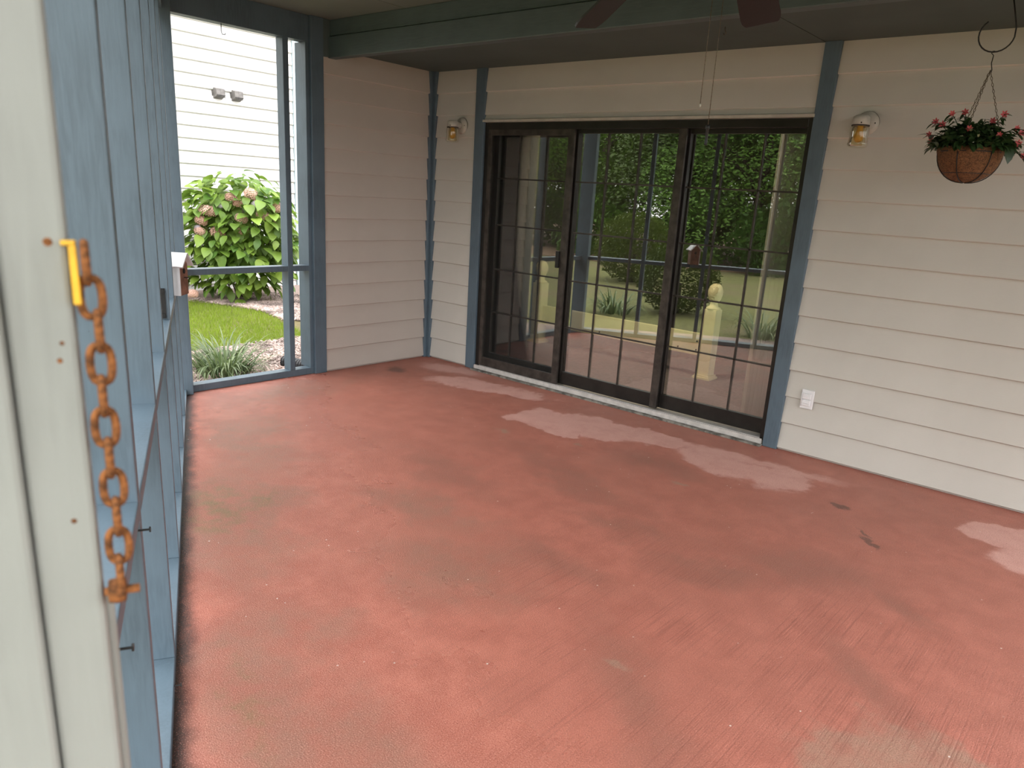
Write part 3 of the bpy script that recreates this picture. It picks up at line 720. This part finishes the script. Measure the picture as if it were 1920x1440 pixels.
def pull(dx, dy, ztop, zbot, fob):
    b = MB(); n = int((ztop-zbot)/.012)
    b.tube([(dx, dy, ztop), (dx, dy, zbot)], .0011, 6)
    for i in range(n):
        z = ztop-i*.012; b.lathe([(0, .0022), (.0022, 0), (0, -.0022)], 6, Matrix.Translation((dx, dy, z)))
    o = b.build('pull_chain', M['chainmetal'], fan, True)
    if fob: MB().lathe([(0, zbot+.004), (.007, zbot+.002), (.007, zbot-.010), (.0045, zbot-.012), (.0048, zbot-.055), (.006, zbot-.060), (0, zbot-.060)], 12, Matrix.Translation((dx, dy, 0))).build('pull_fob', M['dark'], o, True)
    else: MB().lathe([(0, zbot+.002), (.003, zbot), (.003, zbot-.008), (0, zbot-.010)], 10, Matrix.Translation((dx, dy, 0))).build('pull_fob', M['white_metal'], o, True)
pull(-.032, -.017, 2.26, 1.852, False)
pull(-.003, -.001, 2.26, 1.787, True)

# small eye hook in the soffit
MB().tube([(3.02, -.60, 2.505), (3.02, -.60, 2.485), (3.03, -.60, 2.470), (3.02, -.60, 2.458), (3.01, -.60, 2.470)], .0022, 6).build('eye_hook', M['chainmetal'], None, True, label='tiny screw eye in the soffit above the door', cat='hook')

# birdhouse on the sill
bh = empty('birdhouse', lw(1.20, .012, .888), WROT-R(22), label='small cedar birdhouse with white roof on the left wall sill', cat='birdhouse')
MB().prism([(-.05, 0), (.05, 0), (.05, .165), (0, .215), (-.05, .165)], -.045, .045, Matrix.Rotation(R(90), 4, 'X')).build('body', M['birdwood'], bh, False, .002)
for s in (-1, 1):
    Mx = Matrix.Translation((0, 0, .225)) @ Matrix.Scale(s, 4, (1, 0, 0)) @ Matrix.Rotation(R(45), 4, 'Y')
    MB().box(0, .098, -.07, .07, -.005, .005, Mx).build('roof_board', M['white'], bh)
MB().box(.050, .058, -.046, .046, .0, .160).build('side_board', M['white'], bh)
MB().lathe([(0, 0), (.014, 0), (.014, .002), (0, .002)], 16, Matrix.Translation((0, .046, .13)) @ Matrix.Rotation(R(-90), 4, 'X')).build('entrance_hole', M['dark'], bh)
MB().tube([(0, .044, .095), (0, .075, .095)], .003, 6).build('perch', M['dark'], bh)

# rusty door chain and its yellow hook on the doorway post
ch = empty('door_chain', lw(5.15, .07, 1.2), WROT, label='rusted steel chain hanging on the pale doorway post', cat='chain')
def link_mesh():
    wr = .0030; hl = .0125+wr*.55; hw = .0072; pts = []
    for k in range(20):
        a = 2*math.pi*k/20; cx = hw*math.copysign(abs(math.cos(a))**.72, math.cos(a)); cz = hl*math.copysign(abs(math.sin(a))**.82, math.sin(a)); pts.append((cx, 0, cz))
    return MB().tube(pts, wr, 8, True).mesh('chain_link', M['rust'], True)
LK = link_mesh()
N = 11
for i in range(N):
    z = .268-.0247*i
    off = .0005+.001*math.sin(i) if i > 1 else -.0015*(2-i)
    Mx = Matrix.Translation((0, off, z)) @ Matrix.Rotation(R(90 if i % 2 else 12)+R(0 if i % 2 else -102) if False else (R(92) if i % 2 == 1 else R(8)), 4, 'Z')
    inst('chain_link', LK, ch, Mx)
b = MB(); b.lathe([(0, -.006), (.0095, -.006), (.0105, 0), (.0095, .006), (0, .006)], 14, Matrix.Translation((0, -.003, .006)) @ Matrix.Rotation(R(90), 4, 'X')); b.tube([(0, -.012, .006), (0, .013, .006)], .0035, 10)
b.build('bolt', M['rust'], ch, True)
yh = empty('yellow_hook', lw(5.15, .055, 1.48), WROT, label='yellow coated steel hook bracket on the pale doorway post', cat='hook')
MB().box(.0, .008, -.0015, .0075, .0005, .0040).build('hook_arm', M['yellow'], yh, False, .0008)
MB().box(.0, .008, .0030, .0078, -.041, .0005).build('hook_plate', M['yellow'], yh, False, .0008)

# ================================================================== GARDEN
def mulch_chips(pts_poly, n, label):
    xs = [p[0] for p in pts_poly]; ys = [p[1] for p in pts_poly]
    def inside(x, y):
        c = False; j = len(pts_poly)-1
        for i in range(len(pts_poly)):
            xi, yi = pts_poly[i]; xj, yj = pts_poly[j]
            if (yi > y) != (yj > y) and x < (xj-xi)*(y-yi)/(yj-yi)+xi: c = not c
            j = i
        return c
    b = MB(); k = 0
    while k < n:
        x = random.uniform(min(xs), max(xs)); y = random.uniform(min(ys), max(ys))
        if not inside(x, y): continue
        k += 1; l_, w_, h_ = random.uniform(.012, .035), random.uniform(.005, .012), random.uniform(.003, .007)
        Mx = Matrix.Translation((x, y, -.186+random.uniform(0, .012))) @ Matrix.Rotation(random.uniform(0, 6.3), 4, 'Z') @ Matrix.Rotation(random.uniform(-.5, .5), 4, 'Y')
        b.box(-l_, l_, -w_, w_, -h_, h_, Mx)
    b.build('mulch_chips', M['chip'], kind='stuff', label=label, cat='mulch')
mulch_chips([(-2.2, .2), (-2.03, -1.3), (-.2, -2.2), (-.2, -.4), (-.9, .0)], 7000, 'loose pinkish bark chips in the bed beside the porch')
mulch_chips([(-5.2, .25), (-4.4, .55), (-3.9, .6), (-3.2, .5), (-2.9, .9), (-4, 2.2), (-5.6, 1.6)], 7000, 'loose bark chips under the hydrangea')

# lawn blades in view through the end opening
gb = MB(); k = 0
while k < 26000:
    x = random.uniform(-5.3, -1.9); y = random.uniform(-2.2, .7)
    far = .26+(x+5.07)*.32 if x < -3.95 else .61-(x+3.95)*.25
    near_x = -2.04+.22*(y+.66)**2*.2-.05
    if y > far or x > near_x: continue
    k += 1; h = random.uniform(.03, .065); a = random.uniform(0, 6.3); w_ = .0035
    dx, dy = math.cos(a)*w_, math.sin(a)*w_; tx, ty = random.uniform(-.03, .03), random.uniform(-.03, .03)
    gb.add([(x-dx, y-dy, -.202), (x+dx, y+dy, -.202), (x+tx, y+ty, -.2+h)], [(0, 1, 2)])
gb.build('lawn_grass', M['grass'], kind='stuff', label='short bright green lawn grass beyond the end opening', cat='grass')

# hydrangea
def hyd_leaf(n=5):
    ln, wd_ = .175, .118; vs = []; fs = []
    for i in range(n+1):
        t = i/n; wv = wd_*.5*(math.sin(math.pi*t**.82))**.85 if 0 < i < n else (.006 if i == 0 else 0)
        z = -.35*ln*t*t
        vs += [(ln*t, -wv, z+.22*wv), (ln*t, 0, z), (ln*t, wv, z+.22*wv)]
    for i in range(n): a = 3*i; fs += [(a, a+1, a+4, a+3), (a+1, a+2, a+5, a+4)]
    return MB().add(vs, fs).mesh('leaf', M['hyd_leaf'], True)
HL = hyd_leaf()
hy = empty('hydrangea_bush', (-5.05, .95, -.2), label='big hydrangea bush with dusty pink mophead blooms beyond the opening', cat='shrub')
HC = Vector((0, 0, .92)); HRX, HRZ = .72, .90
def surf(th, ph, k=1.):
    d = Vector((math.cos(ph)*math.cos(th), math.cos(ph)*math.sin(th), math.sin(ph)))
    lob = 1+.10*math.sin(3*th+1)*math.cos(2*ph)+.07*math.sin(5*th+2*ph)
    return HC+Vector((d.x*HRX*1.12, d.y*HRX*1.12, d.z*HRZ))*lob*k, d
camdir = (CAM-Vector((-5.05, .95, .5))); cth = math.atan2(camdir.y, camdir.x)
for i in range(300):
    th = cth+random.uniform(-1.75, 1.75); ph = math.asin(random.uniform(-.93, .99)); p, d = surf(th, ph, random.uniform(.86, 1.03))
    if p.z < .05: p.z = random.uniform(.05, .2)
    Mx = Matrix.Translation(p) @ Matrix.Rotation(th+random.uniform(-.9, .9), 4, 'Z') @ Matrix.Rotation(random.uniform(-.25, .85)-ph*.35, 4, 'Y') @ Matrix.Rotation(random.uniform(-.5, .5), 4, 'X') @ Matrix.Scale(random.uniform(.75, 1.3), 4)
    inst('leaf', HL, hy, Mx)
inner = MB(); lv = [v.co.copy() for v in HL.vertices]; lf = [tuple(p.vertices) for p in HL.polygons]
for i in range(1500):
    th = random.uniform(0, 6.28); ph = math.asin(random.uniform(-.9, .97)); p, d = surf(th, ph, random.uniform(.45, .97))
    p.z = max(p.z, .06)
    Mx = Matrix.Translation(p) @ Matrix.Rotation(th+random.uniform(-1, 1), 4, 'Z') @ Matrix.Rotation(random.uniform(-.2, .9), 4, 'Y') @ Matrix.Scale(random.uniform(.7, 1.15), 4)
    inner.add([Mx @ v for v in lv], lf)
inner.build('inner_leaves', M['hyd_leaf'], hy, True, kind='stuff')
stm = MB()
for i in range(16):
    th = i/16*6.28; p, d = surf(th, random.uniform(.0, 1.2), .85); stm.tube([(random.uniform(-.12, .12), random.uniform(-.12, .12), 0), p*.5+Vector((0, 0, .05)), p], [.010, .008, .005], 6)
stm.build('stems', M['brownstem'], hy)
def mophead(mat):
    b = MB(); r = .085
    for i in range(130):
        z = 1-1.75*(i+.5)/130; a = i*2.39996; q = math.sqrt(max(0, 1-z*z)); d = Vector((q*math.cos(a), q*math.sin(a), z)); p = Vector((d.x*r, d.y*r, d.z*r*.78))*random.uniform(.9, 1.06)
        t = d.orthogonal().normalized(); u = d.cross(t); s = random.uniform(.012, .017); an = random.random()*3
        e1 = math.cos(an)*t+math.sin(an)*u; e2 = d.cross(e1); c_ = p+d*.004
        b.add([p, c_+e1*s, c_+(e1+e2)*s*.45, c_+e2*s, c_+(e2-e1)*s*.45, c_-e1*s, c_-(e1+e2)*s*.45, c_-e2*s, c_+(e1-e2)*s*.45], [(0, 1, 2), (0, 2, 3), (0, 3, 4), (0, 4, 5), (0, 5, 6), (0, 6, 7), (0, 7, 8), (0, 8, 1)])
    return b.mesh('flower_head', mat, False)
MH = mophead(M['petal']); MP = mophead(M['petal_pale'])
heads = [(-4.92, .34, .92), (-4.89, .39, 1.06), (-4.73, .68, 1.24), (-4.69, .76, 1.17), (-4.60, .90, 1.30), (-4.85, .47, 1.05), (-4.67, .78, .97), (-4.53, 1.02, 1.03), (-4.82, .51, .77), (-4.66, .80, .80), (-4.43, 1.20, 1.14), (-4.42, 1.21, .96), (-5.0, .20, -.06), (-4.93, .32, .78)]
for i, h in enumerate(heads):
    inst('flower_head', MH, hy, Matrix.Translation(Vector(h)+camdir.normalized()*.13-Vector((-5.05, .95, -.2))) @ Matrix.Rotation(random.uniform(-.5, .5), 4, 'X') @ Matrix.Rotation(random.random()*6, 4, 'Z') @ Matrix.Scale(random.uniform(.85, 1.1), 4))
for h, s in (((-4.57, .95, 1.17), .7), ((-4.80, .57, 1.13), .55), ((-4.95, .30, .83), .5)):
    inst('flower_head', MP, hy, Matrix.Translation(Vector(h)+camdir.normalized()*.13-Vector((-5.05, .95, -.2))) @ Matrix.Scale(s, 4), label='pale lilac bloom')

# strap-leaved clumps
def strap(ln, wd_, bend, n=7):
    vs = []; fs = []; ang = R(80); x = z = 0
    for i in range(n+1):
        t = i/n; w_ = wd_*.5*(1-t**2.2)+.0004
        vs += [(x, -w_, z), (x, w_, z)]
        x += ln/n*math.cos(ang); z += ln/n*math.sin(ang); ang -= bend/n*(1.2*t+.5)
    for i in range(n): a = 2*i; fs.append((a, a+1, a+3, a+2))
    return MB().add(vs, fs).mesh('blade', M['strap_leaf'], True)
ST = [strap(.44, .015, 2.2), strap(.38, .016, 2.9), strap(.48, .014, 1.4), strap(.34, .016, 3.3)]
def clump(loc, n, label, sc=1., spread=.14):
    e = empty('liriope_clump', loc, label=label, cat='plant', group='strap leaved clumps in the mulch')
    for i in range(n):
        a = random.uniform(0, 6.28); r = spread*math.sqrt(random.random())
        Mx = Matrix.Translation((r*math.cos(a), r*math.sin(a), 0)) @ Matrix.Rotation(a+random.uniform(-.7, .7), 4, 'Z') @ Matrix.Rotation(random.uniform(-.1, .35)+r, 4, 'Y') @ Matrix.Scale(sc*random.uniform(.7, 1.1), 4)
        inst('blade', random.choice(ST), e, Mx)
clump((-1.02, -1.50, -.19), 280, 'striped strap leaved clump just outside the end opening', 1.12, .22)
clump((-1.35, -5.15, -.19), 110, 'strap leaved clump mirrored in the middle door pane', 1.35, .22)
clump((1.10, -5.10, -.19), 110, 'strap leaved clump mirrored in the right door pane', 1.35, .22)

# corrugated drain pipe
pts = []; rad = []
n = 90
for i in range(n+1):
    t = i/n; p = Vector((-.42, -.70, -.10)).lerp(Vector((-1.02, -.90, -.13)), t); p.z += -.03*math.sin(t*3); pts.append(p); rad.append(.052+(.006 if (i//2) % 2 else -.001))
MB().tube(pts, rad, 16).build('drain_pipe', M['pipe'], None, False, label='black corrugated drain pipe lying on the mulch', cat='pipe')

# vent hoods on the white house
for i, y in enumerate((1.28, 1.57)):
    e = empty('vent_hood', (-6.08, y, 2.70), label=('grey plastic vent hood on the white house, left one of the pair', 'grey plastic vent hood on the white house, right one of the pair')[i], cat='vent', group='vent hoods on the white house')
    MB().box(-.02, .0, -.085, .085, -.085, .075).build('flange', M['vent'], e)
    MB().prism([(0, .075), (.10, .055), (.11, -.04), (.0, -.085)], -.07, .07, Matrix.Rotation(R(90), 4, 'X')).build('hood', M['vent'], e, False, .006)
    for z in (-.035, -.06): MB().box(.105, .116, -.065, .065, z-.004, z+.004).build('louvre', M['dark'], e)

# shrubs and trees on the lawn side (mirrored in the door glass)
def leaf_cloud(n, rx, ry, rz, size, mat, name, hollow=.55, lob=.25, seed=1):
    rnd = random.Random(seed); b = MB()
    cs = [(rnd.uniform(-.6, .6)*rx, rnd.uniform(-.6, .6)*ry, rnd.uniform(-.65, .65)*rz, rnd.uniform(.35, .6)) for _ in range(14)] if lob else [(0, 0, 0, 1)]
    for i in range(n):
        cx, cy, cz, k = rnd.choice(cs)
        th = rnd.uniform(0, 6.28); ph = math.asin(rnd.uniform(-1, 1)); q = rnd.uniform(hollow, 1)*k
        p = Vector((cx+rx*q*math.cos(ph)*math.cos(th), cy+ry*q*math.cos(ph)*math.sin(th), cz+rz*q*math.sin(ph)))
        a = Vector((rnd.gauss(0, 1), rnd.gauss(0, 1), rnd.gauss(0, .7))).normalized(); c_ = a.orthogonal().normalized(); s = size*rnd.uniform(.6, 1.3)
        b.add([p-a*s, p+c_*s*.5, p+a*s, p-c_*s*.5], [(0, 1, 2, 3)])
    return b.mesh(name, mat)
CR = [leaf_cloud(30000, 3.4, 3.4, 3.2, .062, M['tree_leaf'], 'crown', seed=3), leaf_cloud(30000, 3.0, 3.6, 3.6, .062, M['tree_leaf2'], 'crown', seed=5), leaf_cloud(28000, 3.8, 3.2, 2.8, .062, M['tree_leaf'], 'crown', seed=9)]
LIMB = []
for sd in (1, 2, 3):
    rnd = random.Random(sd); b = MB(); b.tube([(0, 0, -.2), (.05, .03, 1.5), (-.06, .08, 3.4), (.1, 0, 5.6)], [.20, .16, .12, .05], 9)
    for i in range(6):
        a = rnd.uniform(0, 6.28); z = rnd.uniform(1.6, 4); b.tube([(0, 0, z), (.8*math.cos(a), .8*math.sin(a), z+.6), (1.9*math.cos(a), 1.9*math.sin(a), z+1.1)], [.07, .05, .02], 6)
    LIMB.append(b.mesh('trunk', M['bark']))
TREES = [(-4.5, -17, 1.0), (-7.4, -18.5, 1.05), (-10.3, -17.5, .95), (-12.8, -19.5, 1.1), (-15.5, -18, 1.0), (-2, -19.5, 1.1), (1.2, -18.5, 1.0), (-6, -23, 1.4), (-10, -24.5, 1.4), (-14.5, -24, 1.4), (-1.5, -25, 1.4), (-19, -21, 1.3), (4.5, -20, 1.2)]
names = ['leafy woodland tree mirrored in the door glass', 'yellowish leafy woodland tree mirrored in the door glass', 'broad leafy woodland tree mirrored in the door glass']
for i, (x, y, s) in enumerate(TREES):
    t = empty('woodland_tree', (x, y, -.2), random.uniform(0, 6), label=names[i % 3], cat='tree', group='woodland trees beyond the lawn %s' % ('one', 'two', 'three')[i % 3])
    t.scale = (s, s, s)
    inst('trunk', LIMB[i % 3], t, Matrix.Identity(4)); inst('crown', CR[i % 3], t, Matrix.Translation((0, 0, 3.9)))
US = leaf_cloud(5000, 1.5, 1.5, 1.1, .09, M['tree_leaf'], 'foliage', seed=21)
for i, (x, y) in enumerate([(-3.2, -15.8), (-6, -16.5), (-9, -15.6), (-11.7, -16.8), (-14, -15.5), (-.3, -17.2)]):
    t = empty('understory_bush', (x, y, -.2), random.random()*6, label='low woodland bush at the edge of the pine straw', cat='shrub', group='low bushes along the woodland edge')
    inst('foliage', US, t, Matrix.Translation((0, 0, 1.0)))
SH = leaf_cloud(6500, .66, .66, .58, .032, M['box_leaf'], 'foliage', .72, 0, 31)
for loc, lab, s in (((-.85, -6.15, -.2), 'clipped round evergreen shrub mirrored in the right door panes', 1.0), ((-3.9, -9.6, -.2), 'loose round evergreen shrub farther out on the lawn', 1.35)):
    t = empty('round_shrub', loc, label=lab, cat='shrub'); t.scale = (s, s, s)
    inst('foliage', SH, t, Matrix.Translation((0, 0, .56)))
    MB().tube([(0, 0, 0), (.02, 0, .5)], [.05, .02], 8).build('stem', M['bark'], t)
